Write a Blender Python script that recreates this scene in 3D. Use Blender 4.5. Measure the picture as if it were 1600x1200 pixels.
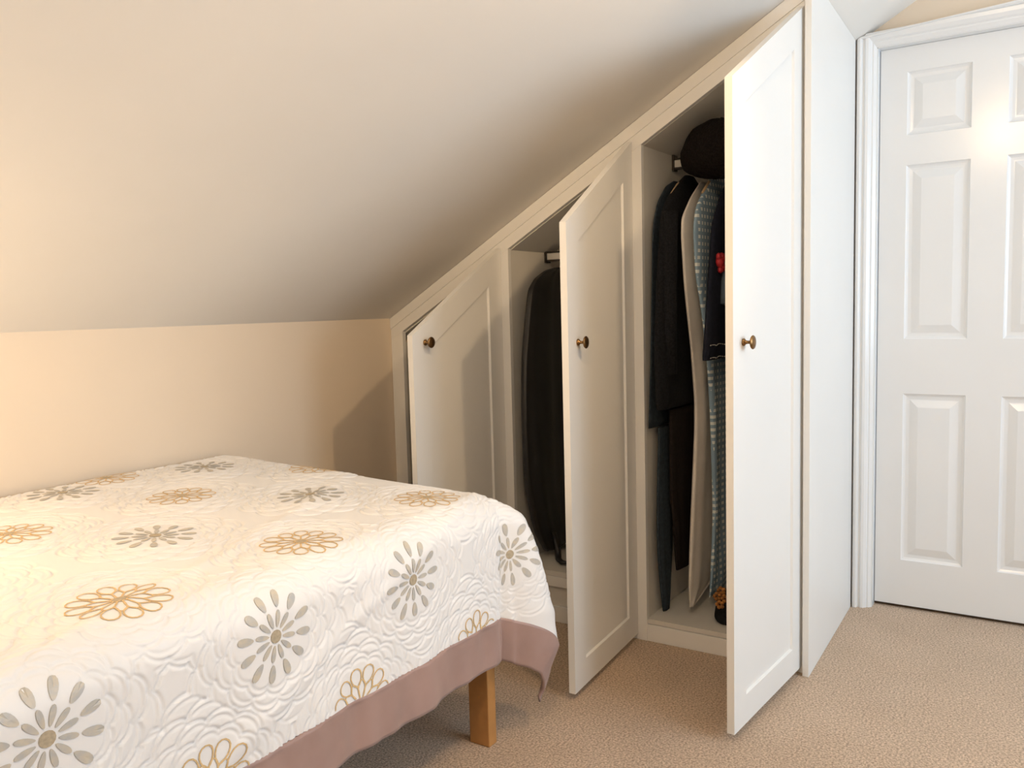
import bpy, math, random
import numpy as np
from mathutils import Vector, Matrix

for o in list(bpy.data.objects):
    bpy.data.objects.remove(o)
scene = bpy.context.scene
col = scene.collection

# ------------------------------------------------------------------ camera
CAM = Vector((-2.5346, -2.2190, 1.1249))
FWD = Vector((0.834121, 0.544324, -0.089182))
RGT = Vector((0.544308, -0.838462, -0.026642))
UPV = Vector((0.089278, 0.026320, 0.995659))
cd = bpy.data.cameras.new('camera')
cam = bpy.data.objects.new('camera', cd)
col.objects.link(cam)
cd.sensor_width = 36.0
cd.lens = 1317.77 / 1600.0 * 36.0
cd.clip_start = 0.02
m = Matrix((RGT, UPV, -FWD)).transposed().to_4x4()
m.translation = CAM
cam.matrix_world = m
scene.camera = cam

# ------------------------------------------------------------------ light
world = bpy.data.worlds.new('world')
scene.world = world
world.use_nodes = True
wb = world.node_tree.nodes['Background']
wb.inputs['Color'].default_value = (0.70, 0.83, 1.0, 1)
wb.inputs['Strength'].default_value = 1.0

scene.view_settings.view_transform = 'Standard'
scene.view_settings.look = 'None'
scene.view_settings.gamma = 1.0
scene.view_settings.use_curve_mapping = False
scene.view_settings.exposure = 0.12


def area_light(name, loc, aim, sx, sy, power, color):
    l = bpy.data.lights.new(name, 'AREA')
    l.shape = 'RECTANGLE'
    l.size, l.size_y = sx, sy
    l.energy, l.color = power, color
    o = bpy.data.objects.new(name, l)
    col.objects.link(o)
    o.location = loc
    o.rotation_euler = (Vector(aim) - Vector(loc)).to_track_quat('-Z', 'Y').to_euler()
    return o


def bulb_light(name, loc, power, color, radius=0.03, aim=None, angle=110, blend=0.6):
    l = bpy.data.lights.new(name, 'SPOT' if aim else 'POINT')
    l.energy, l.color = power, color
    l.shadow_soft_size = radius
    o = bpy.data.objects.new(name, l)
    col.objects.link(o)
    o.location = loc
    if aim:
        l.spot_size = math.radians(angle)
        l.spot_blend = blend
        o.rotation_euler = (Vector(aim) - Vector(loc)).to_track_quat('-Z', 'Y').to_euler()
    return o


WARM = (1.0, 0.72, 0.43)
# daylight through the window in the wall behind the camera
area_light('window_daylight', (-0.50, -4.30, 1.40), (-0.50, 0, 1.40), 2.10, 1.20, 52, (0.64, 0.815, 1.0))
# bulbs of the ceiling spotlight bar
BULBS = [(-1.05, -2.20, 2.20), (-1.00, -1.96, 2.04), (-1.95, -1.90, 2.08)]
bulb_light('spot_bulb_light', BULBS[0], 34, WARM, 0.03, (-0.80, -0.15, 0.85), 74, 0.5)
bulb_light('spot_bulb_light', BULBS[1], 2.2, WARM, 0.035)
bulb_light('spot_bulb_light', BULBS[2], 21, WARM, 0.035)
# bedside lamp by the bed head, left of the view
bulb_light('bedside_lamp_light', (-2.25, -0.28, 1.12), 9, WARM, 0.06)

# ------------------------------------------------------------------ materials
def mat(name, color, rough=0.5, noise=0.0, scale=30.0, bump=0.0, bscale=None, metal=0.0, spec=0.5,
        color2=None, sheen=0.0, coat=0.0, detail=4.0, bdist=0.002):
    mt = bpy.data.materials.new(name)
    mt.use_nodes = True
    nt = mt.node_tree
    b = nt.nodes['Principled BSDF']
    b.inputs['Base Color'].default_value = (*color, 1)
    b.inputs['Roughness'].default_value = rough
    b.inputs['Metallic'].default_value = metal
    b.inputs['Specular IOR Level'].default_value = spec
    b.inputs['Sheen Weight'].default_value = sheen
    b.inputs['Coat Weight'].default_value = coat
    tc = nt.nodes.new('ShaderNodeTexCoord')
    n = nt.nodes.new('ShaderNodeTexNoise')
    n.inputs['Scale'].default_value = scale
    n.inputs['Detail'].default_value = detail
    nt.links.new(tc.outputs['Object'], n.inputs['Vector'])
    c2 = color2 if color2 else tuple(max(0, c * (1 - noise)) for c in color)
    rmp = nt.nodes.new('ShaderNodeValToRGB')
    rmp.color_ramp.elements[0].position = 0.35
    rmp.color_ramp.elements[1].position = 0.65
    rmp.color_ramp.elements[0].color = (*c2, 1)
    rmp.color_ramp.elements[1].color = (*color, 1)
    nt.links.new(n.outputs['Fac'], rmp.inputs['Fac'])
    nt.links.new(rmp.outputs['Color'], b.inputs['Base Color'])
    if bump > 0:
        n2 = nt.nodes.new('ShaderNodeTexNoise')
        n2.inputs['Scale'].default_value = bscale or scale
        n2.inputs['Detail'].default_value = 3.0
        nt.links.new(tc.outputs['Object'], n2.inputs['Vector'])
        bp = nt.nodes.new('ShaderNodeBump')
        bp.inputs['Strength'].default_value = bump
        bp.inputs['Distance'].default_value = bdist
        nt.links.new(n2.outputs['Fac'], bp.inputs['Height'])
        nt.links.new(bp.outputs['Normal'], b.inputs['Normal'])
    return mt


M = {}
M['ceiling'] = mat('ceiling_paint', (0.87, 0.83, 0.765), 0.85, 0.03, 2.0, 0.08, 14)
M['wall'] = mat('cream_wall_paint', (0.80, 0.68, 0.54), 0.85, 0.03, 2.5, 0.08, 20)
M['wardrobe'] = mat('satin_white_paint', (0.85, 0.83, 0.79), 0.38, 0.02, 3, 0.03, 60)
M['gloss'] = mat('gloss_white_paint', (0.84, 0.84, 0.83), 0.20, 0.02, 3, 0.03, 40)
M['carcass'] = mat('carcass_board', (0.72, 0.69, 0.63), 0.5, 0.04, 4)
M['brass'] = mat('antique_brass', (0.30, 0.17, 0.07), 0.32, 0.35, 90, metal=1.0)
M['oak'] = mat('oak', (0.50, 0.24, 0.075), 0.42, 0.2, 14)
M['gap_shade'] = mat('door_gap_shade', (0.10, 0.06, 0.03), 0.8, 0.3, 40)
M['chrome'] = mat('rail_metal', (0.55, 0.52, 0.47), 0.3, 0.1, 30, metal=1.0)
M['rail_white'] = mat('rail_white_plastic', (0.75, 0.72, 0.66), 0.45)
M['rail_dark'] = mat('rail_dark_trim', (0.03, 0.022, 0.015), 0.5)
M['black'] = mat('black_wool', (0.012, 0.012, 0.013), 0.95, 0.5, 120, 0.4, 260, spec=0.2)
M['charcoal'] = mat('charcoal_wool', (0.015, 0.015, 0.017), 0.95, 0.5, 160, 0.4, 300, spec=0.2)
M['bag'] = mat('black_nylon', (0.014, 0.013, 0.013), 0.42, 0.2, 60, 0.1, 200)
M['slate'] = mat('slate_cloth', (0.042, 0.056, 0.070), 0.9, 0.3, 90, 0.3, 240, spec=0.2)
M['brownblack'] = mat('brown_black_cloth', (0.020, 0.014, 0.012), 0.9, 0.3, 90, 0.2, 200, spec=0.2)
M['cream'] = mat('cream_cloth', (0.84, 0.77, 0.69), 0.85, 0.08, 20, 0.1, 120)
M['navy'] = mat('navy_cloth', (0.014, 0.016, 0.028), 0.85, 0.3, 80, 0.2, 220, spec=0.2)
M['greyblue'] = mat('grey_blue_cloth', (0.10, 0.13, 0.17), 0.85, 0.15, 60)
M['red'] = mat('red_cloth', (0.42, 0.012, 0.018), 0.6, 0.3, 60)
M['trim_white'] = mat('white_stitch', (0.60, 0.56, 0.50), 0.8, 0.2, 90)
M['fur'] = mat('black_fur', (0.012, 0.009, 0.008), 1.0, 0.5, 150, 0.8, 180, spec=0.1, bdist=0.01)
M['orange'] = mat('orange_cloth', (0.50, 0.20, 0.04), 0.8, 0.5, 60)
M['hanger'] = mat('hanger_wood', (0.55, 0.38, 0.22), 0.45, 0.15, 30)
M['quilt'] = mat('ivory_satin_quilt', (0.83, 0.82, 0.81), 0.50, 0.015, 6, 0.12, 900, sheen=0.15, bdist=0.0006)
M['band'] = mat('dusty_rose_satin', (0.37, 0.245, 0.215), 0.45, 0.12, 10, 0.12, 500, sheen=0.2, bdist=0.0006)
M['thread_tan'] = mat('golden_tan_thread', (0.74, 0.52, 0.26), 0.5, 0.2, 200)
M['thread_grey'] = mat('grey_taupe_thread', (0.45, 0.45, 0.44), 0.42, 0.35, 60, color2=(0.58, 0.52, 0.42))
M['thread_core'] = mat('olive_thread', (0.48, 0.40, 0.28), 0.5, 0.2, 200)
M['mattress'] = mat('mattress_ticking', (0.75, 0.72, 0.66), 0.8, 0.05, 20)
M['window_glass'] = mat('window_glass', (0.9, 0.9, 0.9), 0.05)


def carpet_mat():
    mt = bpy.data.materials.new('beige_twist_carpet')
    mt.use_nodes = True
    nt = mt.node_tree
    b = nt.nodes['Principled BSDF']
    b.inputs['Roughness'].default_value = 1.0
    b.inputs['Specular IOR Level'].default_value = 0.1
    b.inputs['Sheen Weight'].default_value = 0.25
    tc = nt.nodes.new('ShaderNodeTexCoord')
    fine = nt.nodes.new('ShaderNodeTexNoise')
    fine.inputs['Scale'].default_value = 170
    fine.inputs['Detail'].default_value = 4
    fine.inputs['Roughness'].default_value = 0.7
    big = nt.nodes.new('ShaderNodeTexNoise')
    big.inputs['Scale'].default_value = 5
    big.inputs['Detail'].default_value = 2
    for n in (fine, big):
        nt.links.new(tc.outputs['Object'], n.inputs['Vector'])
    r = nt.nodes.new('ShaderNodeValToRGB')
    r.color_ramp.elements[0].position = 0.36
    r.color_ramp.elements[0].color = (0.30, 0.20, 0.125, 1)
    r.color_ramp.elements[1].position = 0.62
    r.color_ramp.elements[1].color = (0.80, 0.60, 0.425, 1)
    nt.links.new(fine.outputs['Fac'], r.inputs['Fac'])
    mx = nt.nodes.new('ShaderNodeMixRGB')
    mx.blend_type = 'MULTIPLY'
    mx.inputs['Fac'].default_value = 1.0
    r2 = nt.nodes.new('ShaderNodeValToRGB')
    r2.color_ramp.elements[0].position = 0.3
    r2.color_ramp.elements[0].color = (0.90, 0.89, 0.87, 1)
    r2.color_ramp.elements[1].position = 0.7
    r2.color_ramp.elements[1].color = (1, 1, 1, 1)
    nt.links.new(big.outputs['Fac'], r2.inputs['Fac'])
    nt.links.new(r.outputs['Color'], mx.inputs['Color1'])
    nt.links.new(r2.outputs['Color'], mx.inputs['Color2'])
    nt.links.new(mx.outputs['Color'], b.inputs['Base Color'])
    bp = nt.nodes.new('ShaderNodeBump')
    bp.inputs['Strength'].default_value = 0.7
    bp.inputs['Distance'].default_value = 0.006
    nt.links.new(fine.outputs['Fac'], bp.inputs['Height'])
    nt.links.new(bp.outputs['Normal'], b.inputs['Normal'])
    return mt


M['carpet'] = carpet_mat()


def gingham_mat():
    mt = bpy.data.materials.new('blue_gingham')
    mt.use_nodes = True
    nt = mt.node_tree
    b = nt.nodes['Principled BSDF']
    b.inputs['Roughness'].default_value = 0.85
    tc = nt.nodes.new('ShaderNodeTexCoord')
    sep = nt.nodes.new('ShaderNodeSeparateXYZ')
    nt.links.new(tc.outputs['UV'], sep.inputs[0])
    outs = []
    for ax in ('X', 'Y'):
        mu = nt.nodes.new('ShaderNodeMath'); mu.operation = 'MULTIPLY'; mu.inputs[1].default_value = 1 / 0.022
        fr = nt.nodes.new('ShaderNodeMath'); fr.operation = 'FRACT'
        gt = nt.nodes.new('ShaderNodeMath'); gt.operation = 'GREATER_THAN'; gt.inputs[1].default_value = 0.52
        nt.links.new(sep.outputs[ax], mu.inputs[0]); nt.links.new(mu.outputs[0], fr.inputs[0]); nt.links.new(fr.outputs[0], gt.inputs[0])
        outs.append(gt)
    pr = nt.nodes.new('ShaderNodeMath'); pr.operation = 'MULTIPLY'
    nt.links.new(outs[0].outputs[0], pr.inputs[0]); nt.links.new(outs[1].outputs[0], pr.inputs[1])
    mx = nt.nodes.new('ShaderNodeMixRGB')
    mx.inputs['Color1'].default_value = (0.26, 0.37, 0.47, 1)
    mx.inputs['Color2'].default_value = (0.75, 0.78, 0.74, 1)
    nt.links.new(pr.outputs[0], mx.inputs['Fac'])
    nt.links.new(mx.outputs['Color'], b.inputs['Base Color'])
    return mt


M['gingham'] = gingham_mat()

# ------------------------------------------------------------------ helpers
ORG = {}


def origin_of(o):
    v = Vector((0, 0, 0))
    while o is not None:
        v = v + o.location
        o = o.parent
    return v


def mesh_obj(name, verts, faces, material, parent=None, smooth=False, loc=None):
    """verts are world coordinates; the object sits at loc (or its parent's place)."""
    base = Vector(loc) if loc is not None else Vector((0, 0, 0))
    off = base + (origin_of(parent) if parent else Vector((0, 0, 0)))
    me = bpy.data.meshes.new(name)
    v = np.asarray(verts, float) - np.array(off)
    me.from_pydata(v.tolist(), [], [tuple(int(i) for i in f) for f in faces])
    me.materials.append(material)
    if smooth:
        me.polygons.foreach_set('use_smooth', [True] * len(me.polygons))
    me.update()
    o = bpy.data.objects.new(name, me)
    col.objects.link(o)
    o.location = base
    if parent:
        o.parent = parent
    return o


def tag(o, label=None, cat=None, group=None, kind=None):
    if label: o['label'] = label
    if cat: o['category'] = cat
    if group: o['group'] = group
    if kind: o['kind'] = kind
    return o


def thing(name, loc, label, cat, group=None):
    o = bpy.data.objects.new(name, None)
    col.objects.link(o)
    o.location = loc
    o.empty_display_size = 0.05
    return tag(o, label, cat, group)


def bevel(o, w=0.002, seg=2, angle=30):
    b = o.modifiers.new('bevel', 'BEVEL')
    b.width, b.segments = w, seg
    b.limit_method = 'ANGLE'
    b.angle_limit = math.radians(angle)
    o.data.polygons.foreach_set('use_smooth', [True] * len(o.data.polygons))
    wn = o.modifiers.new('wn', 'WEIGHTED_NORMAL')
    wn.keep_sharp = True
    return o


class MB:
    def __init__(self): self.v, self.f = [], []

    def add(self, v, f):
        n = len(self.v)
        self.v += [tuple(p) for p in v]
        self.f += [tuple(i + n for i in q) for q in f]
        return self

    def box(self, x0, x1, y0, y1, z0, z1):
        x0, x1 = sorted((x0, x1)); y0, y1 = sorted((y0, y1)); z0, z1 = sorted((z0, z1))
        v = [(x0, y0, z0), (x1, y0, z0), (x1, y1, z0), (x0, y1, z0), (x0, y0, z1), (x1, y0, z1), (x1, y1, z1), (x0, y1, z1)]
        return self.add(v, [(0, 3, 2, 1), (4, 5, 6, 7), (0, 1, 5, 4), (1, 2, 6, 5), (2, 3, 7, 6), (3, 0, 4, 7)])

    def prism(self, poly, vec):
        """poly: list of 3D points in one plane, extruded by vec"""
        n = len(poly)
        a = [Vector(p) for p in poly]
        nrm = Vector((0, 0, 0))
        for i in range(n):
            nrm += a[i].cross(a[(i + 1) % n])
        if nrm.dot(Vector(vec)) > 0:
            a = a[::-1]
        b = [p + Vector(vec) for p in a]
        f = [tuple(range(n)), tuple(range(2 * n - 1, n - 1, -1))]
        for i in range(n):
            j = (i + 1) % n
            f.append((j, i, i + n, j + n))
        return self.add(a + b, f)

    def tube(self, pts, r, seg=8, cap=True):
        pts = [Vector(p) for p in pts]
        rs = r if isinstance(r, (list, tuple)) else [r] * len(pts)
        rings = []
        up = Vector((0.13, 0.31, 0.94))
        for i, p in enumerate(pts):
            d = (pts[min(i + 1, len(pts) - 1)] - pts[max(i - 1, 0)]).normalized()
            s = d.cross(up)
            if s.length < 1e-3: s = d.cross(Vector((1, 0, 0)))
            s.normalize(); t = s.cross(d)
            rings.append([p + (s * math.cos(a) + t * math.sin(a)) * rs[i] for a in (2 * math.pi * k / seg for k in range(seg))])
        v = [q for rg in rings for q in rg]
        f = []
        for i in range(len(pts) - 1):
            for k in range(seg):
                k2 = (k + 1) % seg
                f.append((i * seg + k, i * seg + k2, (i + 1) * seg + k2, (i + 1) * seg + k))
        if cap:
            f.append(tuple(range(seg - 1, -1, -1)))
            n = (len(pts) - 1) * seg
            f.append(tuple(range(n, n + seg)))
        return self.add(v, f)

    def lathe(self, prof, org, axis, seg=20):
        """prof: (radius, height along axis)"""
        ax = Vector(axis).normalized()
        s = ax.cross(Vector((0, 0, 1)))
        if s.length < 1e-3: s = ax.cross(Vector((1, 0, 0)))
        s.normalize(); t = ax.cross(s)
        v, f = [], []
        for r, h in prof:
            for k in range(seg):
                a = 2 * math.pi * k / seg
                v.append(Vector(org) + ax * h + (s * math.cos(a) + t * math.sin(a)) * max(r, 1e-5))
        for i in range(len(prof) - 1):
            for k in range(seg):
                k2 = (k + 1) % seg
                f.append((i * seg + k, i * seg + k2, (i + 1) * seg + k2, (i + 1) * seg + k))
        return self.add(v, f)

    def build(self, name, material, parent=None, smooth=False, loc=None):
        return mesh_obj(name, self.v, self.f, material, parent, smooth, loc)


def struct(o):
    o['kind'] = 'structure'
    return o


# ------------------------------------------------------------------ the room
ZK, SL = 1.0985, 0.5766          # knee wall height, slope of the ceiling
ZF = 2.40                        # flat ceiling
XW = 0.70                        # face of the wall with the door
XL = -3.10                       # wall by the bed head
YF = -4.22                       # window wall behind the camera


def zc(y): return min(ZF, ZK - SL * y)


YT = -(ZF - ZK) / SL             # where the slope meets the flat ceiling

struct(MB().box(XL - 0.1, 1.6, YF - 0.1, 0.1, -0.05, 0).build('floor', M['carpet']))
struct(MB().box(XL - 0.1, XW + 0.12, 0.0, 0.1, 0, ZK + 0.05).build('wall_back', M['wall']))
ceil = MB().prism([(XL - 0.1, 0.1, ZK - SL * 0.1), (XL - 0.1, YT, ZF), (XL - 0.1, YF - 0.1, ZF), (XL - 0.1, YF - 0.1, ZF + 0.08),
                   (XL - 0.1, YT + 0.02, ZF + 0.08), (XL - 0.1, 0.1, ZK + 0.08)], (XW + 0.12 - XL + 0.1, 0, 0)).build('ceiling', M['ceiling'])
struct(ceil)
struct(MB().box(XL - 0.1, XL, YF, 0.0, 0, ZF).build('wall_left', M['ceiling']))
# wall with the door: pieces around the doorway
DY0, DY1, DH = -1.664, -2.432, 1.986
w = MB()
T = 0.12
OY0, OY1, OH = DY0 + 0.031, DY1 - 0.031, DH + 0.031
w.prism([(XW, 0, 0), (XW, 0, ZK), (XW, OY0, zc(OY0)), (XW, OY0, 0)], (T, 0, 0))
w.prism([(XW, OY0, OH), (XW, OY0, zc(OY0)), (XW, YT, ZF), (XW, OY1, ZF), (XW, OY1, OH)], (T, 0, 0))
w.prism([(XW, OY1, 0), (XW, OY1, ZF), (XW, YF, ZF), (XW, YF, 0)], (T, 0, 0))
struct(w.build('wall_right', M['wall']))
# window wall behind the camera, with its opening
WX0, WX1, WZ0, WZ1 = -1.56, 0.56, 0.80, 2.02
w = MB()
w.box(XL, WX0, YF - 0.1, YF, 0, ZF).box(WX1, XW + T, YF - 0.1, YF, 0, ZF)
w.box(WX0, WX1, YF - 0.1, YF, 0, WZ0).box(WX0, WX1, YF - 0.1, YF, WZ1, ZF)
struct(w.build('wall_front', M['ceiling']))
w = MB()
for a, b, c, d in ((WX0, WX0 + 0.05, WZ0, WZ1), (WX1 - 0.05, WX1, WZ0, WZ1), (WX0, WX1, WZ0, WZ0 + 0.05), (WX0, WX1, WZ1 - 0.05, WZ1),
                   ((WX0 + WX1) / 2 - 0.025, (WX0 + WX1) / 2 + 0.025, WZ0, WZ1)):
    w.box(a, b, YF - 0.07, YF - 0.01, c, d)
win = struct(w.build('window_1', M['gloss']))
MB().box(WX0 - 0.04, WX1 + 0.04, YF - 0.02, YF + 0.10, WZ0 - 0.03, WZ0).build('window_sill', M['gloss'], win)

# six panel door
XD = 0.727
ZB, ZTOP = 0.013, 1.9852
cols = [(-1.752, -1.950), (-2.056, -2.254)]
rows = [(0.180, 0.786), (0.980, 1.584), (1.686, 1.900)]
door = MB()
ys = [DY0 + 0.002 * -1, cols[0][0], cols[0][1], cols[1][0], cols[1][1], -2.430]
zs = [ZB] + [z for r in rows for z in r] + [ZTOP]
# the leaf as one shell, its face a grid with six openings
door = MB()
v, f = [], []
for xi in (XD, XD + 0.035):
    for y in ys:
        for z in zs:
            v.append((xi, y, z))
NZ = len(zs)
idx = lambda s, i, k: s * len(ys) * NZ + i * NZ + k
for i in range(5):
    for k in range(7):
        hole = i in (1, 3) and k in (1, 3, 5)
        q = (idx(0, i, k), idx(0, i, k + 1), idx(0, i + 1, k + 1), idx(0, i + 1, k))
        if not hole:
            f.append(q)
        f.append(tuple(reversed((idx(1, i, k), idx(1, i, k + 1), idx(1, i + 1, k + 1), idx(1, i + 1, k)))))
for i in range(5):
    f.append((idx(0, i, 0), idx(0, i + 1, 0), idx(1, i + 1, 0), idx(1, i, 0)))
    f.append((idx(0, i + 1, 7), idx(0, i, 7), idx(1, i, 7), idx(1, i + 1, 7)))
for k in range(7):
    f.append((idx(0, 0, k + 1), idx(0, 0, k), idx(1, 0, k), idx(1, 0, k + 1)))
    f.append((idx(0, 5, k), idx(0, 5, k + 1), idx(1, 5, k + 1), idx(1, 5, k)))
door.add(v, f)
dleaf = struct(door.build('door_1', M['gloss']))
PROF = [(0.0, 0.0), (0.004, 0.0045), (0.010, 0.0075), (0.018, 0.0085), (0.022, 0.0085), (0.026, 0.0070), (0.046, 0.0010), (0.049, 0.0003)]
for (ya, yb) in cols:
    for (za, zb) in rows:
        p = MB(); v = []
        for ins, dep in PROF:
            for (y, z) in ((ya - ins, za + ins), (yb + ins, za + ins), (yb + ins, zb - ins), (ya - ins, zb - ins)):
                v.append((XD + dep, y, z))
        f = []
        for a in range(len(PROF) - 1):
            for c in range(4):
                d = (c + 1) % 4
                f.append((a * 4 + c, (a + 1) * 4 + c, (a + 1) * 4 + d, a * 4 + d))
        n = (len(PROF) - 1) * 4
        f.append((n + 3, n + 2, n + 1, n))
        p.add(v, f)
        p.build('raised_panel', M['gloss'], dleaf)
h = MB().lathe([(0, 0), (0.026, 0), (0.026, 0.006), (0.010, 0.010), (0.009, 0.045), (0.006, 0.05), (0, 0.05)], (XD, -2.37, 1.0), (-1, 0, 0))
h.tube([(XD - 0.043, -2.37, 1.0), (XD - 0.045, -2.32, 1.002), (XD - 0.045, -2.26, 1.0)], [0.008, 0.008, 0.006], 10)
h.build('door_handle', M['brass'], dleaf, True)

# architrave: a moulded profile swept up the left side, over the top (its corner cut by the slope) and down the right
def arch_profile():
    # (offset from the outer edge towards the opening, x of the front surface)
    return [(0.000, XW), (0.000, 0.662), (0.004, 0.657), (0.012, 0.656), (0.017, 0.659), (0.020, 0.666), (0.024, 0.667), (0.030, 0.662),
            (0.038, 0.664), (0.046, 0.671), (0.049, 0.677), (0.053, 0.677), (0.058, 0.682), (0.062, 0.686), (0.062, XW)]


AY0, AY1, AZ1, HS = -1.598, -2.498, 2.079, 1.46
prof = arch_profile()
a = MB()
v = []
for o_, x in prof:
    v.append((x, AY0 - o_, 0.0))
for o_, x in prof:
    v.append((x, AY0 - o_, AZ1 - o_ * HS))
for o_, x in prof:
    v.append((x, AY1 + o_, AZ1 - o_ * HS))
for o_, x in prof:
    v.append((x, AY1 + o_, 0.0))
# clip the corner under the slope
v = [(x, y, min(z, zc(y) - 0.002)) for x, y, z in v]
n = len(prof)
f = []
for s in range(3):
    for i in range(n - 1):
        f.append((s * n + i, s * n + i + 1, (s + 1) * n + i + 1, (s + 1) * n + i))
f.append(tuple(range(n - 1, -1, -1)))
f.append(tuple(range(3 * n, 4 * n)))
a.add(v, f)
arch = struct(a.build('trim_1', M['gloss']))
lin = MB()
lin.box(0.688, XW + T, DY0 + 0.03, DY0 + 0.0005, 0, DH)
lin.box(0.688, XW + T, DY1, DY1 - 0.03, 0, DH)
lin.box(0.688, XW + T, DY0, DY1, DH, DH + 0.03)
lin.build('door_lining', M['gloss'], arch)
# dark gap under the door: a dark strip whose colour stands in for the shade
struct(MB().box(0.742, 0.762, DY0 - 0.001, DY1 + 0.001, 0.0, 0.006).build('gap_shade_strip', M['gap_shade']))

# ------------------------------------------------------------------ fitted wardrobe
ward = thing('fitted_wardrobe', (0.3, -0.8, 0.0), 'white built-in wardrobe with three open doors under the sloping ceiling', 'wardrobe')
WB = 0.63                        # back of the carcass
FT = 0.020                       # frame thickness


def zo(y): return 1.0125 - 0.5766 * y    # underside of the sloping frame rail


def frame_stile(ya, yb):
    p = MB().prism([(0, ya, 0), (0, ya, zo(ya)), (0, yb, zo(yb)), (0, yb, 0)], (FT, 0, 0))
    return bevel(p.build('frame_stile', M['wardrobe'], ward), 0.0015)


frame_stile(-0.001, -0.060)
frame_stile(-0.524, -0.562)
frame_stile(-1.042, -1.080)
frame_stile(-1.578, -1.591)
rail = MB().prism([(0, -0.001, zo(0)), (0, -0.001, ZK - 0.042), (0, -1.591, zc(-1.591) - 0.042), (0, -1.591, zo(-1.591))], (FT, 0, 0))
bevel(rail.build('sloping_rail', M['wardrobe'], ward), 0.0015)
scr = MB().prism([(-0.004, -0.001, ZK - 0.043), (-0.004, -0.001, ZK - 0.001), (-0.004, -1.591, zc(-1.591) - 0.001), (-0.004, -1.591, zc(-1.591) - 0.043)], (FT, 0, 0))
bevel(scr.build('scribe_strip', M['wardrobe'], ward), 0.001)
bevel(MB().box(0.002, FT, -0.060, -1.5775, 0.0, 0.058).build('plinth', M['wardrobe'], ward), 0.0015)
# end panel beside the room door
ep = MB().prism([(-0.022, -1.593, 0), (0.654, -1.578, 0), (0.654, -1.5965, 0), (-0.022, -1.612, 0)], (0, 0, zc(-1.59) - 0.012))
for i, q in enumerate(ep.v):
    if q[2] > 0.1: ep.v[i] = (q[0], q[1], zc(q[1]) - 0.0015)
bevel(ep.build('end_panel', M['wardrobe'], ward), 0.0015)
# partitions
for ya, yb in ((-0.545, -0.561), (-1.061, -1.079)):
    MB().prism([(FT, ya, 0), (FT, ya, zo(ya) + 0.03), (FT, yb, zo(yb) + 0.03), (FT, yb, 0)], (WB - FT, 0, 0)).build('partition', M['carcass'], ward)
MB().prism([(FT, -0.012, zo(0) + 0.001), (FT, -0.012, zo(0) + 0.012), (FT, -1.577, zo(-1.577) + 0.010), (FT, -1.577, zo(-1.577) + 0.001)], (WB - FT, 0, 0)).build('sloping_lining', M['carcass'], ward)
MB().prism([(WB, -0.004, 0), (WB, -0.004, zo(0)), (WB, -1.576, zo(-1.576)), (WB, -1.576, 0)], (0.012, 0, 0)).build('back_panel', M['carcass'], ward)
MB().box(FT, WB, -0.004, -0.016, 0, 1.0).build('side_panel', M['carcass'], ward)
MB().box(0.004, WB, -1.080, -1.577, 0.060, 0.076).build('bottom_board', M['carcass'], ward)
MB().box(0.004, WB, -0.563, -1.041, 0.168, 0.186).build('bottom_board', M['carcass'], ward)
MB().box(0.0, 0.018, -0.563, -1.041, 0.131, 0.167).build('front_board', M['wardrobe'], ward)
MB().box(0.012, 0.030, -0.563, -1.041, 0.059, 0.130).build('front_board', M['carcass'], ward)
MB().box(0.004, WB, -0.017, -0.544, 0.168, 0.186).build('bottom_board', M['carcass'], ward)
MB().box(0.0, 0.018, -0.061, -0.523, 0.059, 0.167).build('front_board', M['wardrobe'], ward)

# doors
DW, DT, SW = 0.505, 0.020, 0.078
DZB = 0.022


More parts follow.
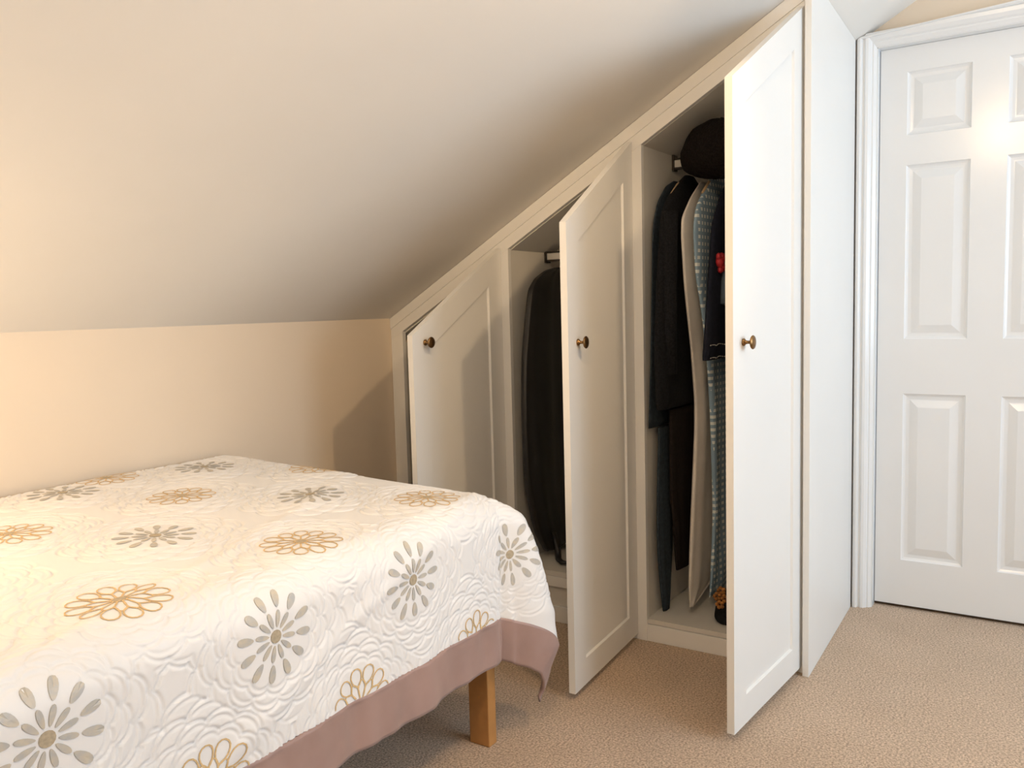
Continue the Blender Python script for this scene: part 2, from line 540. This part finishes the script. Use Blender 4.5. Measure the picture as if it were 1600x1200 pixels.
def cup_door(hy, free, ztop_h, label):
    """hy: hinge y; free: free edge (x, y) of the outer face; shaker frame with a recessed panel"""
    h = Vector((-0.001, hy, 0)); d = (Vector((free[0], free[1], 0)) - h).normalized()
    nrm = Vector((-d.y, d.x, 0))
    if nrm.y > 0: nrm = -nrm           # outer face looks to -y

    def P(wd, z, dep): return h + d * wd - nrm * dep + Vector((0, 0, z))

    def top(wd): return ztop_h - SL * wd

    root = None

    def piece(name, poly, dep0, dep1, parent, bev=0.002):
        p = MB().prism([P(a_, z_, dep0) for a_, z_ in poly], -nrm * (dep1 - dep0))
        o = p.build(name, M['wardrobe'], parent)
        return bevel(o, bev)
    # the door as one part: backing slab; stiles and rails on it
    slab = MB().prism([P(SW - 0.008, DZB + SW - 0.008, 0.0065), P(SW - 0.008, top(SW - 0.008) - 0.080, 0.0065), P(DW - SW + 0.008, top(DW - SW + 0.008) - 0.080, 0.0065), P(DW - SW + 0.008, DZB + SW - 0.008, 0.0065)], -nrm * 0.008)
    # outer frame with a bevelled inner lip
    outer = [(0, DZB), (0, top(0)), (DW, top(DW)), (DW, DZB)]
    zi = lambda wd: top(wd) - 0.092
    inner = [(SW, DZB + SW), (SW, zi(SW)), (DW - SW, zi(DW - SW)), (DW - SW, DZB + SW)]
    door = slab.build('cupboard_door', M['wardrobe'], ward)
    if label: door['label'] = label
    q = lambda a_, b_: (a_[0], a_[1], b_[1], b_[0])
    names = ['hinge_stile', 'top_rail', 'free_stile', 'bottom_rail']
    for k in range(4):
        k2 = (k + 1) % 4
        poly = [outer[k], outer[k2], inner[k2], inner[k]]
        b = MB()
        # front outer, front inner (lip), recessed inner edge
        lip = 0.004
        c0 = Vector((sum(p[0] for p in inner) / 4, 0, sum(p[1] for p in inner) / 4))
        def shrink(p):
            sx = lip if p[0] < c0.x else -lip
            sz = lip if p[1] < c0.z else -lip
            return (p[0] + sx, p[1] + sz)
        i0, i1 = inner[k], inner[k2]
        j0, j1 = shrink(i0), shrink(i1)
        vv = [P(*outer[k], 0), P(*outer[k2], 0), P(*i1, 0), P(*i0, 0), P(*j0, 0.0068), P(*j1, 0.0068),
              P(*outer[k], DT), P(*outer[k2], DT), P(*j1, DT), P(*j0, DT)]
        ff = [(0, 1, 2, 3), (3, 2, 5, 4), (4, 5, 8, 9), (9, 8, 7, 6), (0, 6, 7, 1), (0, 3, 4, 9, 6), (1, 7, 8, 5, 2)]
        b.add(vv, ff)
        mesh_fix(b.build(names[k], M['wardrobe'], door))
    # knob
    kb = P(DW - 0.062, 1.025, 0)
    prof = [(0.0, 0.0), (0.0095, 0.0), (0.0098, 0.003), (0.0075, 0.005), (0.0048, 0.008), (0.0042, 0.014), (0.0052, 0.019),
            (0.0105, 0.0215), (0.0165, 0.0235), (0.0178, 0.0255), (0.0165, 0.0275), (0.0105, 0.0292), (0.004, 0.0298), (0, 0.030)]
    k = MB().lathe(prof, kb, nrm, 24).build('knob', M['brass'], door, True)
    k['label'] = 'small round antique brass knob'
    return door


def mesh_fix(o):
    import bmesh
    bm = bmesh.new(); bm.from_mesh(o.data)
    bmesh.ops.recalc_face_normals(bm, faces=bm.faces)
    bm.to_mesh(o.data); bm.free()
    return o


def door_top(hy): return 1.0985 - SL * hy - 0.064


cup_door(-0.531, (-0.505, -0.530), door_top(-0.531), 'shortest cupboard door, shaker style, beside the bed')
cup_door(-1.048, (-0.505, -1.083), door_top(-1.048) + 0.008, 'middle cupboard door, shaker style with sloping top')
cup_door(-1.586, (-0.505, -1.545), door_top(-1.586) + 0.006, 'tallest cupboard door, shaker style, nearest the room door')

# hanging rails (parts of the wardrobe)
for ya, yb, z in ((-0.563, -1.040, 1.318), (-1.081, -1.576, 1.606)):
    r = MB().box(0.262, 0.278, ya, yb, z - 0.013, z + 0.013)
    ro = bevel(r.build('hanging_rail', M['rail_white'], ward), 0.003)
    MB().box(0.259, 0.281, ya, yb, z - 0.019, z - 0.0131).build('rail_edge', M['rail_dark'], ro)
    MB().box(0.259, 0.281, ya, yb, z + 0.0131, z + 0.018).build('rail_edge', M['rail_dark'], ro)
    MB().box(0.252, 0.288, ya, ya - 0.006, z - 0.024, z + 0.03).build('rail_bracket', M['rail_dark'], ro)

# ------------------------------------------------------------------ clothes
def garment(name, label, cat, yc, stations, material, fold=0.006, nf=5, seed=0, uv=False, yaw=0.0, seg=56, sub=3, parent=None, closed=True):
    """stations from top to bottom: (z, x_front, x_back, half depth); a closed soft shell with folds that grow downwards"""
    rnd = random.Random(seed)
    zs_ = [s[0] for s in stations]
    N = len(stations)
    fine = []
    for i in range(N - 1):
        for k in range(sub * 2):
            t = k / (sub * 2)
            fine.append(tuple(stations[i][c] + (stations[i + 1][c] - stations[i][c]) * t for c in range(4)))
    fine.append(stations[-1])
    # soften the outline a little
    arr = np.array(fine)
    for _ in range(2):
        sm = arr.copy()
        sm[1:-1] = 0.25 * arr[:-2] + 0.5 * arr[1:-1] + 0.25 * arr[2:]
        arr = sm
    ph = [rnd.uniform(0, 6.28) for _ in range(4)]
    z0, z1 = arr[0, 0], arr[-1, 0]
    v, uvs = [], []
    for z, xf, xb, hd in arr:
        g = (z0 - z) / (z0 - z1)
        cx, hw = (xf + xb) / 2, (xb - xf) / 2
        for k in range(seg):
            a = 2 * math.pi * k / seg
            c, s = math.cos(a), math.sin(a)
            ex = 0.75
            x = cx + hw * math.copysign(abs(c) ** ex, c)
            yy = hd * math.copysign(abs(s) ** ex, s)
            wv = math.sin(nf * a + ph[0] + 1.5 * g) + 0.6 * math.sin((nf * 2 + 1) * a + ph[1] - 2 * g) + 0.5 * math.sin(9 * g + 3 * a + ph[2])
            yy += math.copysign(1, s) * abs(s) ** 0.5 * fold * wv * min(1, 0.25 + g)
            x += 0.3 * fold * wv * abs(c)
            yy += yaw * (x - 0.27)
            v.append((x, yc + yy, z))
            uvs.append((x * 1.0 + (yy * 0.6), z))
    f = []
    for i in range(len(arr) - 1):
        for k in range(seg):
            k2 = (k + 1) % seg
            f.append((i * seg + k, (i + 1) * seg + k, (i + 1) * seg + k2, i * seg + k2))
    f.append(tuple(range(seg)))
    f.append(tuple(range((len(arr)) * seg - 1, (len(arr) - 1) * seg - 1, -1)))
    loc = None if parent else ((arr[-1, 1] + arr[-1, 2]) / 2, yc, z1)
    o = mesh_obj(name, v, f, material, parent, True, loc)
    if uv:
        ul = o.data.uv_layers.new(name='UVMap')
        for lp in o.data.loops:
            ul.data[lp.index].uv = uvs[lp.vertex_index]
    if cat:
        tag(o, label, cat)
    return o


def hook(parent, x, y, zr, zn, wood=True):
    """coat hanger: wire hook over the rail and a short wooden or wire shoulder bar"""
    pts = []
    for k in range(9):
        a = math.radians(-40 + 220 * k / 8)
        pts.append((x + 0.026 * math.cos(a), y, zr + 0.017 + 0.026 * math.sin(a) - 0.022))
    top = [(x, y, zn)] + [(x, y, zn + 0.2 * (zr - 0.04 - zn))]
    pts2 = [(x, y, zn), (x, y, zr - 0.036), (x + 0.012, y, zr - 0.030), (x + 0.024, y, zr - 0.012), (x + 0.020, y, zr + 0.018), (x, y, zr + 0.0265), (x - 0.016, y, zr + 0.020)]
    o = MB().tube(pts2, 0.0022, 6).build('hanger_hook', M['chrome'], parent, True)
    b = MB().tube([(x - 0.15, y, zn - 0.080), (x - 0.09, y, zn - 0.042), (x, y, zn - 0.012), (x + 0.09, y, zn - 0.042), (x + 0.15, y, zn - 0.080)], [0.004, 0.006, 0.008, 0.006, 0.004], 8)
    b.build('hanger_bar', M['hanger'], parent, True)
    return o


# black suit carrier in the middle compartment
bag = garment('suit_carrier', 'long black zipped suit carrier hanging in the middle compartment', 'suit bag', -0.620,
              [(1.274, 0.235, 0.300, 0.010), (1.262, 0.165, 0.36, 0.016), (1.232, 0.090, 0.43, 0.022), (1.19, 0.045, 0.47, 0.027), (1.10, 0.022, 0.50, 0.031), (0.95, -0.006, 0.51, 0.034),
               (0.75, -0.014, 0.51, 0.036), (0.52, -0.010, 0.51, 0.036), (0.40, 0.02, 0.50, 0.035), (0.29, 0.06, 0.48, 0.032), (0.215, 0.12, 0.44, 0.022)], M['bag'], 0.007, 6, 3)
hook(bag, 0.27, -0.620, 1.318, 1.262)
# zip line and the strap that trails on the board
MB().tube([(0.20 + 0.01 * math.sin(3 * t), -0.662, 1.20 - 0.95 * t) for t in [k / 20 for k in range(21)]], 0.0018, 6).build('zip', M['rail_dark'], bag, True)
MB().tube([(0.12, -0.655, 0.29), (0.11, -0.676, 0.225), (0.09, -0.69, 0.202), (0.07, -0.715, 0.199), (0.075, -0.74, 0.198)], [0.010, 0.013, 0.011, 0.009, 0.006], 8).build('strap', M['bag'], bag, True)

# tall compartment, from the partition towards the room door
g1 = garment('slate_jacket', 'slate blue jacket hanging against the partition, behind the charcoal coat', 'jacket', -1.0915,
             [(1.545, 0.24, 0.30, 0.004), (1.52, 0.17, 0.37, 0.006), (1.46, 0.10, 0.44, 0.010), (1.38, 0.060, 0.48, 0.009), (1.18, 0.045, 0.50, 0.009), (0.95, 0.030, 0.51, 0.009), (0.72, 0.006, 0.50, 0.009)],
             M['slate'], 0.002, 4, 5)
g2 = garment('charcoal_coat', 'charcoal wool coat with wide hem, next to the slate jacket', 'coat', -1.136,
             [(1.560, 0.24, 0.30, 0.010), (1.53, 0.185, 0.35, 0.022), (1.48, 0.105, 0.42, 0.028), (1.42, 0.040, 0.47, 0.030), (1.22, 0.000, 0.50, 0.029), (0.96, -0.030, 0.52, 0.028), (0.80, -0.026, 0.50, 0.028), (0.785, -0.02, 0.48, 0.022)],
             M['charcoal'], 0.004, 5, 8)
hook(g2, 0.27, -1.131, 1.606, 1.565)
# sleeve of the coat
MB().tube([(0.065, -1.150, 1.42), (0.035, -1.158, 1.25), (0.025, -1.160, 1.05), (0.035, -1.158, 0.90)], [0.026, 0.026, 0.024, 0.022], 14).build('sleeve', M['charcoal'], g2, True)
g3 = garment('dark_trousers', 'brown-black trousers hanging below the hem of the charcoal coat', 'trousers', -1.135,
             [(0.775, 0.085, 0.36, 0.016), (0.62, 0.085, 0.35, 0.016), (0.47, 0.085, 0.33, 0.015), (0.43, 0.10, 0.33, 0.014), (0.30, 0.115, 0.32, 0.013), (0.215, 0.13, 0.31, 0.010)], M['brownblack'], 0.002, 4, 4)
g3['label'] = 'brown-black trousers hanging below the hem of the charcoal coat'
g4 = garment('slate_scarf', 'narrow slate scarf hanging to the wardrobe floor beside the partition', 'scarf', -1.104,
             [(0.715, 0.06, 0.15, 0.007), (0.55, 0.050, 0.155, 0.009), (0.40, 0.040, 0.165, 0.010), (0.28, 0.045, 0.16, 0.010), (0.16, 0.068, 0.145, 0.008), (0.079, 0.085, 0.135, 0.004)], M['slate'], 0.002, 3, 6)
g5 = garment('cream_dress', 'long cream dress between the charcoal coat and the gingham dress', 'dress', -1.195,
             [(1.530, 0.22, 0.31, 0.006), (1.47, 0.13, 0.40, 0.010), (1.40, 0.055, 0.47, 0.014), (1.34, 0.050, 0.48, 0.015), (1.18, 0.072, 0.47, 0.015), (0.97, 0.128, 0.46, 0.015), (0.80, 0.160, 0.46, 0.016), (0.70, 0.158, 0.46, 0.016),
              (0.56, 0.140, 0.47, 0.016), (0.32, 0.108, 0.47, 0.015), (0.17, 0.092, 0.40, 0.012), (0.105, 0.100, 0.125, 0.004)], M['cream'], 0.003, 4, 12)
g6 = garment('gingham_dress', 'blue and white gingham check dress hanging beside the cream dress', 'dress', -1.238,
             [(1.555, 0.23, 0.31, 0.006), (1.51, 0.16, 0.38, 0.012), (1.43, 0.066, 0.47, 0.015), (1.36, 0.044, 0.48, 0.016), (1.22, 0.060, 0.47, 0.016), (1.09, 0.116, 0.45, 0.016), (0.94, 0.160, 0.43, 0.016), (0.75, 0.190, 0.42, 0.016),
              (0.41, 0.214, 0.42, 0.015), (0.20, 0.184, 0.40, 0.013), (0.125, 0.165, 0.35, 0.006)], M['gingham'], 0.003, 4, 15, uv=True)
hook(g6, 0.27, -1.238, 1.606, 1.56)
g7 = garment('black_blouse', 'short black blouse with white stitched hem in front of the gingham dress', 'blouse', -1.281,
             [(1.515, 0.22, 0.31, 0.006), (1.47, 0.17, 0.38, 0.012), (1.38, 0.098, 0.46, 0.018), (1.28, 0.080, 0.47, 0.020), (1.11, 0.042, 0.48, 0.021), (0.96, 0.008, 0.50, 0.020), (0.945, 0.008, 0.50, 0.018)], M['navy'], 0.003, 5, 18)
# dashed white stitching round the hem, a red bow and a grey-blue sleeve
for zz in (0.952, 0.992):
    st = MB()
    for k in range(26):
        x0 = 0.020 + k * 0.012
        yy = -1.276 - 0.0205 - 0.004 * math.sin(k * 0.7)
        st.tube([(x0, yy - 0.002, zz + 0.002 * math.sin(k)), (x0 + 0.007, yy - 0.002, zz + 0.002 * math.sin(k + 1))], 0.0016, 5)
    o = st.build('hem_stitching', M['trim_white'], g7, True)
bw = MB()
for dx, dz, r in ((0, 0, 0.020), (0.018, 0.014, 0.017), (0.016, -0.016, 0.018), (-0.010, 0.016, 0.013), (0.004, -0.024, 0.013)):
    bw.lathe([(0, -r * 0.7), (r * 0.7, -r * 0.5), (r, 0), (r * 0.7, r * 0.5), (0, r * 0.7)], (0.098 + dx, -1.303, 1.255 + dz), (0.2, -1, 0.1), 12)
bw.build('red_bow', M['red'], g7, True)
MB().tube([(0.165, -1.306, 1.27), (0.145, -1.312, 1.19), (0.135, -1.316, 1.12)], [0.016, 0.026, 0.030], 12).build('cuff', M['greyblue'], g7, True)
g8 = garment('black_dress', 'long black dress farthest from the partition, almost hidden by the tall door', 'dress', -1.385,
             [(1.545, 0.22, 0.31, 0.010), (1.47, 0.14, 0.40, 0.018), (1.38, 0.10, 0.46, 0.024), (1.10, 0.12, 0.46, 0.026), (0.80, 0.12, 0.46, 0.028), (0.40, 0.12, 0.46, 0.028), (0.20, 0.13, 0.46, 0.024)], M['black'], 0.005, 5, 21)
hook(g8, 0.27, -1.385, 1.606, 1.55)
# black fur hat perched on top of the hangers
hat = MB()
hc = Vector((0.112, -1.300, 1.580))
v, f = [], []
rnd = random.Random(2)
NU, NV = 44, 22
for i in range(NV + 1):
    t = math.pi * i / NV
    for k in range(NU):
        a = 2 * math.pi * k / NU
        r = 1 + 0.025 * math.sin(7 * a + 3 * t) * math.sin(t) + 0.02 * math.sin(13 * a - 5 * t) + rnd.uniform(-0.012, 0.012) * math.sin(t)
        up = math.cos(t)
        v.append(hc + Vector((0.108 * math.sin(t) * math.cos(a) * r, 0.125 * math.sin(t) * math.sin(a) * r, (0.122 if up > 0 else 0.062) * math.copysign(abs(up) ** 0.9, up) * r)))
for i in range(NV):
    for k in range(NU):
        k2 = (k + 1) % NU
        f.append((i * NU + k, (i + 1) * NU + k, (i + 1) * NU + k2, i * NU + k2))
hat.add(v, f)
ho = hat.build('fur_hat', M['fur'], None, True, loc=tuple(hc))
tag(ho, 'rounded black fur hat perched above the hanging clothes', 'hat')
# dark bag with an orange flower print on the floor of the tall compartment
fb = garment('floral_bag', 'small dark bag with orange flowers on the wardrobe floor', 'bag', -1.325,
             [(0.185, 0.10, 0.18, 0.014), (0.17, 0.075, 0.21, 0.03), (0.13, 0.06, 0.23, 0.045), (0.09, 0.06, 0.23, 0.045), (0.077, 0.07, 0.22, 0.04)], M['black'], 0.003, 4, 30)
for fx, fy, fz in ((0.070, -1.300, 0.170), (0.072, -1.325, 0.166), (0.060, -1.312, 0.148), (0.085, -1.308, 0.186)):
    fl = MB()
    for k in range(5):
        a = 2 * math.pi * k / 5
        fl.lathe([(0, -0.004), (0.006, -0.002), (0.007, 0.001), (0, 0.004)], (fx - 0.003, fy + 0.009 * math.cos(a), fz + 0.009 * math.sin(a)), (-1, -0.4, 0.2), 8)
    fl.build('printed_flower', M['orange'], fb, True)

# ------------------------------------------------------------------ bed
bed = thing('bed', (-1.8, -0.52, 0.0), 'single bed on square oak legs under the floral bedspread', 'bed')
for lx, ly in ((-0.8215, -0.983), (-0.8215, -0.06), (-2.80, -0.983), (-2.80, -0.06)):
    bevel(MB().box(lx - 0.0185, lx + 0.0165, ly - 0.031, ly + 0.031, 0.0, 0.330).build('leg', M['oak'], bed), 0.003)
MB().box(-2.82, -0.90, -0.975, -0.950, 0.29, 0.36).build('side_rail', M['oak'], bed)
MB().box(-2.82, -0.90, -0.07, -0.045, 0.29, 0.36).build('side_rail', M['oak'], bed)
MB().box(-0.90, -0.84, -0.975, -0.045, 0.29, 0.36).build('end_rail', M['oak'], bed)
bevel(MB().box(-2.82, -0.90, -0.975, -0.055, 0.361, 0.60).build('mattress', M['mattress'], bed), 0.04, 4)

# bedspread: a cloth of (s, t); s runs to the foot, t to the near side, both zero where the edge turns down
XFOOT, YNEAR, ROUND, DROP, BAND = -0.848, -0.990, 0.075, 0.462, 0.112
S_MIN, T_MIN = -1.62, -0.965
FLOWERS = [('g', -1.0, -0.145), ('g', -1.40, -0.115), ('g', -1.82, -0.10), ('o', -0.825, -0.42), ('o', -1.255, -0.395), ('o', -1.667, -0.39), ('o', -2.08, -0.39),
           ('g', -1.081, -0.662), ('g', -1.503, -0.65), ('g', -1.92, -0.65), ('o', -0.952, -0.930), ('o', -1.370, -0.938), ('o', -1.767, -0.943), ('o', -2.17, -0.94),
           ('g', -0.775, -1.175), ('g', -1.180, -1.142), ('g', -1.558, -1.135), ('g', -1.96, -1.140), ('o', -0.950, -1.368), ('o', -1.344, -1.352), ('o', -1.705, -1.345), ('o', -1.24, -0.045)]
FL = [(k, x - XFOOT, YNEAR - y) for k, x, y in FLOWERS]
FC = np.array([(s, t) for k, s, t in FL])
rr = np.random.RandomState(7)
WR = [(rr.uniform(2, 9), rr.uniform(-3, 9), rr.uniform(0, 6.28), rr.uniform(0.4, 1.0)) for _ in range(9)]


def outdown(r):
    arc = ROUND * math.pi / 2
    o = np.where(r < arc, ROUND * np.sin(np.minimum(r, arc) / ROUND), ROUND)
    d = np.where(r < arc, ROUND * (1 - np.cos(np.minimum(r, arc) / ROUND)), ROUND + (r - arc))
    return o, d


def relief(s, t):
    """quilted scallops around each flower, in metres (negative is stitched down)"""
    ds = s[..., None] - FC[:, 0]; dt = t[..., None] - FC[:, 1]
    dist = np.hypot(ds, dt)
    j = dist.argmin(-1)
    rr_ = np.take_along_axis(dist, j[..., None], -1)[..., 0]
    ph = np.arctan2(np.take_along_axis(dt, j[..., None], -1)[..., 0], np.take_along_axis(ds, j[..., None], -1)[..., 0])
    h = np.zeros_like(rr_)
    nl = 12
    for k, rad in enumerate((0.098, 0.122, 0.147, 0.172)):
        # fish-scale arches, each ring half a lobe round from the last, with an echo line inside
        lob = np.sqrt(np.abs(np.cos(nl * ph / 2 + k * math.pi / 2)) + 1e-4)
        for off, dep in ((0.0, 0.0040), (-0.010, 0.0024)):
            rk = (rad + off) * (0.93 + 0.13 * lob)
            h -= dep * np.exp(-((rr_ - rk) / 0.0030) ** 2)
        h += 0.0016 * np.exp(-((rr_ - rad * 0.99 - 0.006) / 0.006) ** 2) * lob
    h += 0.0030 * np.clip(1 - rr_ / 0.19, 0, 1)
    return h


def cloth(s, t, lift=0.0):
    s = np.asarray(s, float); t = np.asarray(t, float)
    a = np.maximum(s, 0); b = np.maximum(t, 0)
    r = (a ** 2.4 + b ** 2.4) ** (1 / 2.4)
    phi = np.arctan2(a, np.maximum(b, 1e-9))
    phi = np.where(r < 1e-9, 0.0, phi)
    corner = (a > 0) & (b > 0)
    o, d = outdown(r)
    arc = ROUND * math.pi / 2
    g = np.clip((r - 0.05) / 0.42, 0, 1.5)
    deg = np.degrees(phi)
    # the loose corner stands out as a fold; a tight pleat lies beside it
    lobe = np.exp(-((deg - 45) / 19.0) ** 2) * (0.114 * (1 - np.exp(-r / 0.15)) + 0.020 * np.clip(g, 0, 1) - 0.40 * np.maximum(0, r - 0.47))
    lobe -= (np.exp(-((deg - 13) / 7.0) ** 2) * 0.020 + np.exp(-((deg - 24) / 3.0) ** 2) * 0.010) * g
    lobe = np.where(corner, lobe * np.clip(r / 0.1, 0, 1), 0)
    d = d * np.where(corner, 1 - 0.02 * np.exp(-((deg - 45) / 25.0) ** 2) * np.clip(g, 0, 1), 1)
    flare_a = 0.045 * np.clip((r - arc) / 0.35, 0, 1.4) * np.sin(phi) ** 2
    flare_b = -0.005 * np.clip((r - arc) / 0.35, 0, 1.4) * np.cos(phi) ** 2
    out = o + lobe
    # gentle vertical folds on the sides
    hang = np.clip((r - arc) / 0.35, 0, 1.3)
    out = out + hang * np.where(corner, 0, 1) * (0.006 * np.sin(s * 17 + 0.8) + 0.004 * np.sin(s * 41 + 1.0) + np.where(a > 0, 0.006 * np.sin(t * 19), 0)) * np.clip(np.where(b > 0, -s, -t) / 0.12, 0, 1)
    x = XFOOT + np.minimum(s, 0) + np.sin(phi) * out * (r > 0) + flare_a
    y = YNEAR - np.minimum(t, 0) - np.cos(phi) * out * (r > 0) - flare_b
    ztop = 0.661 + 0.032 * np.clip(-t, 0, 1.0)
    z = ztop - d
    # crumples: soft on top, a little stronger near the turned edge
    wr = np.zeros_like(x)
    for fx, fy, p0, am in WR:
        wr += am * np.sin(fx * s * 2.0 + fy * t * 1.6 + p0 + 1.3 * np.sin(2.3 * t + p0))
    ridge = np.exp(-(np.sin(3.1 * s + 5.2 * t + 0.9 * np.sin(4 * t)) / 0.16) ** 2)
    wr = wr * 0.0009 + 0.004 * ridge * np.clip((t + 0.75) / 0.4, 0, 1)
    hgt = wr + relief(s, t) + lift
    # approximate normal: up on top, outward on the sides
    tilt = np.clip(r / arc, 0, 1) * math.pi / 2
    nx = np.sin(tilt) * np.sin(phi); ny = -np.sin(tilt) * np.cos(phi); nz = np.cos(tilt)
    band = np.maximum(a, b) > DROP - BAND
    hgt = np.where(band, lift + 0.5 * wr + 0.0016 * np.sin(58 * s + 9 * t + 2 * np.sin(13 * s)) + 0.001 * np.sin(97 * s - 21 * t), hgt)
    return np.stack([x + nx * hgt, y + ny * hgt, z + nz * hgt], -1)


STEP = 0.0030
edge = DROP - BAND
sv = np.concatenate([np.arange(S_MIN, edge - 1e-6, STEP), [edge]])
tv = np.concatenate([np.arange(T_MIN, edge - 1e-6, STEP), [edge]])


def grid_obj(name, sv, tv, material, parent=None, loc=None, lift=0.0):
    S, Tt = np.meshgrid(sv, tv, indexing='ij')
    P = cloth(S, Tt, lift).reshape(-1, 3)
    ns, n_t = len(sv), len(tv)
    I = np.arange(ns * n_t).reshape(ns, n_t)
    F = np.stack([I[:-1, :-1], I[:-1, 1:], I[1:, 1:], I[1:, :-1]], -1).reshape(-1, 4)
    return P, F


def fast_mesh(name, P, F, material, parent, loc):
    off = np.array(loc) if loc is not None else np.zeros(3)
    if parent: off = off + np.array(origin_of(parent))
    me = bpy.data.meshes.new(name)
    me.vertices.add(len(P)); me.vertices.foreach_set('co', (P - off).astype(np.float32).ravel())
    me.loops.add(len(F) * 4); me.loops.foreach_set('vertex_index', F.astype(np.int32).ravel())
    me.polygons.add(len(F)); me.polygons.foreach_set('loop_start', np.arange(0, len(F) * 4, 4, dtype=np.int32))
    me.polygons.foreach_set('use_smooth', np.ones(len(F), bool))
    me.materials.append(material)
    me.update(calc_edges=True); me.validate()
    o = bpy.data.objects.new(name, me); col.objects.link(o)
    if loc is not None: o.location = loc
    if parent: o.parent = parent
    return o


QLOC = (-1.6, -0.5, 0.60)
P, F = grid_obj('bedspread', sv, tv, None)
quilt = fast_mesh('bedspread', P, F, M['quilt'], None, QLOC)
tag(quilt, 'ivory quilted bedspread with embroidered flowers and a dusty rose border', 'bedspread')
sol = quilt.modifiers.new('thickness', 'SOLIDIFY'); sol.thickness = 0.007; sol.offset = -1
# border band along the near side and round the foot
bs = np.concatenate([np.arange(S_MIN, DROP, 0.006), [DROP]])
be = np.linspace(edge, DROP, 16)
P1, F1 = grid_obj('b', bs, be, None, lift=0.002)
bt = np.concatenate([np.arange(T_MIN, edge, 0.006), [edge]])
P2, F2 = grid_obj('b', be, bt, None, lift=0.002)
bandm = fast_mesh('border_band', np.concatenate([P1, P2]), np.concatenate([F1, F2 + len(P1)]), M['band'], quilt, None)
bandm['label'] = 'dusty rose satin border'
sol = bandm.modifiers.new('thickness', 'SOLIDIFY'); sol.thickness = 0.010; sol.offset = -1


def flower(kind, s0, t0, seed):
    rnd = random.Random(seed)
    pv, pf, mi = [], [], []

    def poly(pts, mat_i):
        n = len(pv)
        c = (sum(p[0] for p in pts) / len(pts), sum(p[1] for p in pts) / len(pts))
        pv.append(c); pv.extend(pts)
        for k in range(len(pts)):
            pf.append((n, n + 1 + k, n + 1 + (k + 1) % len(pts))); mi.append(mat_i)

    def ribbon(pts, wd, mat_i):
        n = len(pv); L = len(pts)
        for k in range(L):
            p0, p1 = pts[k - 1], pts[(k + 1) % L]
            dx, dy = p1[0] - p0[0], p1[1] - p0[1]
            l = math.hypot(dx, dy) or 1
            ox, oy = -dy / l * wd / 2, dx / l * wd / 2
            pv.append((pts[k][0] + ox, pts[k][1] + oy)); pv.append((pts[k][0] - ox, pts[k][1] - oy))
        for k in range(L):
            k2 = (k + 1) % L
            pf.append((n + 2 * k, n + 2 * k2, n + 2 * k2 + 1, n + 2 * k + 1)); mi.append(mat_i)

    def petal(ang, r0, r1, hw, nseg=14):
        out = []
        for k in range(nseg):
            u = 2 * math.pi * k / nseg
            rad = (r0 + r1) / 2 - (r1 - r0) / 2 * math.cos(u)
            w_ = hw * math.sin(u) * (1.0 - 0.25 * math.cos(u))
            out.append((s0 + rad * math.cos(ang) - w_ * math.sin(ang), t0 + rad * math.sin(ang) + w_ * math.cos(ang)))
        return out
    rot = rnd.uniform(0, 0.5)
    N = 12
    for k in range(N):
        a_ = rot + 2 * math.pi * k / N
        if kind == 'g':
            poly(petal(a_, 0.050, 0.083 + rnd.uniform(-.003, .003), 0.0072), 0)
            poly(petal(a_ + 0.04, 0.016, 0.046, 0.0046), 0)
        else:
            ribbon(petal(a_, 0.040, 0.080 + rnd.uniform(-.004, .004), 0.0135), 0.0027, 0)
            ribbon(petal(a_ + math.pi / N, 0.012, 0.050, 0.0085), 0.0024, 0)
    poly([(s0 + 0.012 * math.cos(2 * math.pi * k / 14), t0 + 0.012 * math.sin(2 * math.pi * k / 14)) for k in range(14)], 1)
    pv_ = np.array(pv)
    # cut by the border and by the wall side
    keep = [(max(pv_[q, 0].max() for q in fc) < edge + 0.001 and max(pv_[q, 1].max() for q in fc) < edge + 0.001 and min(pv_[q, 1].min() for q in fc) > T_MIN) for fc in pf]
    faces = [fc for fc, k_ in zip(pf, keep) if k_]
    mids = [q for q, k_ in zip(mi, keep) if k_]
    if not faces: return
    P = cloth(pv_[:, 0], pv_[:, 1], 0.0013)
    o = mesh_obj('embroidered_flower', P, faces, M['thread_grey' if kind == 'g' else 'thread_tan'], quilt, False)
    o.data.materials.append(M['thread_core'])
    o.data.polygons.foreach_set('material_index', mids)
    sd = o.modifiers.new('thickness', 'SOLIDIFY'); sd.thickness = 0.0004; sd.offset = 0


for i, (k, s0, t0) in enumerate(FL):
    flower(k, s0, t0, i)
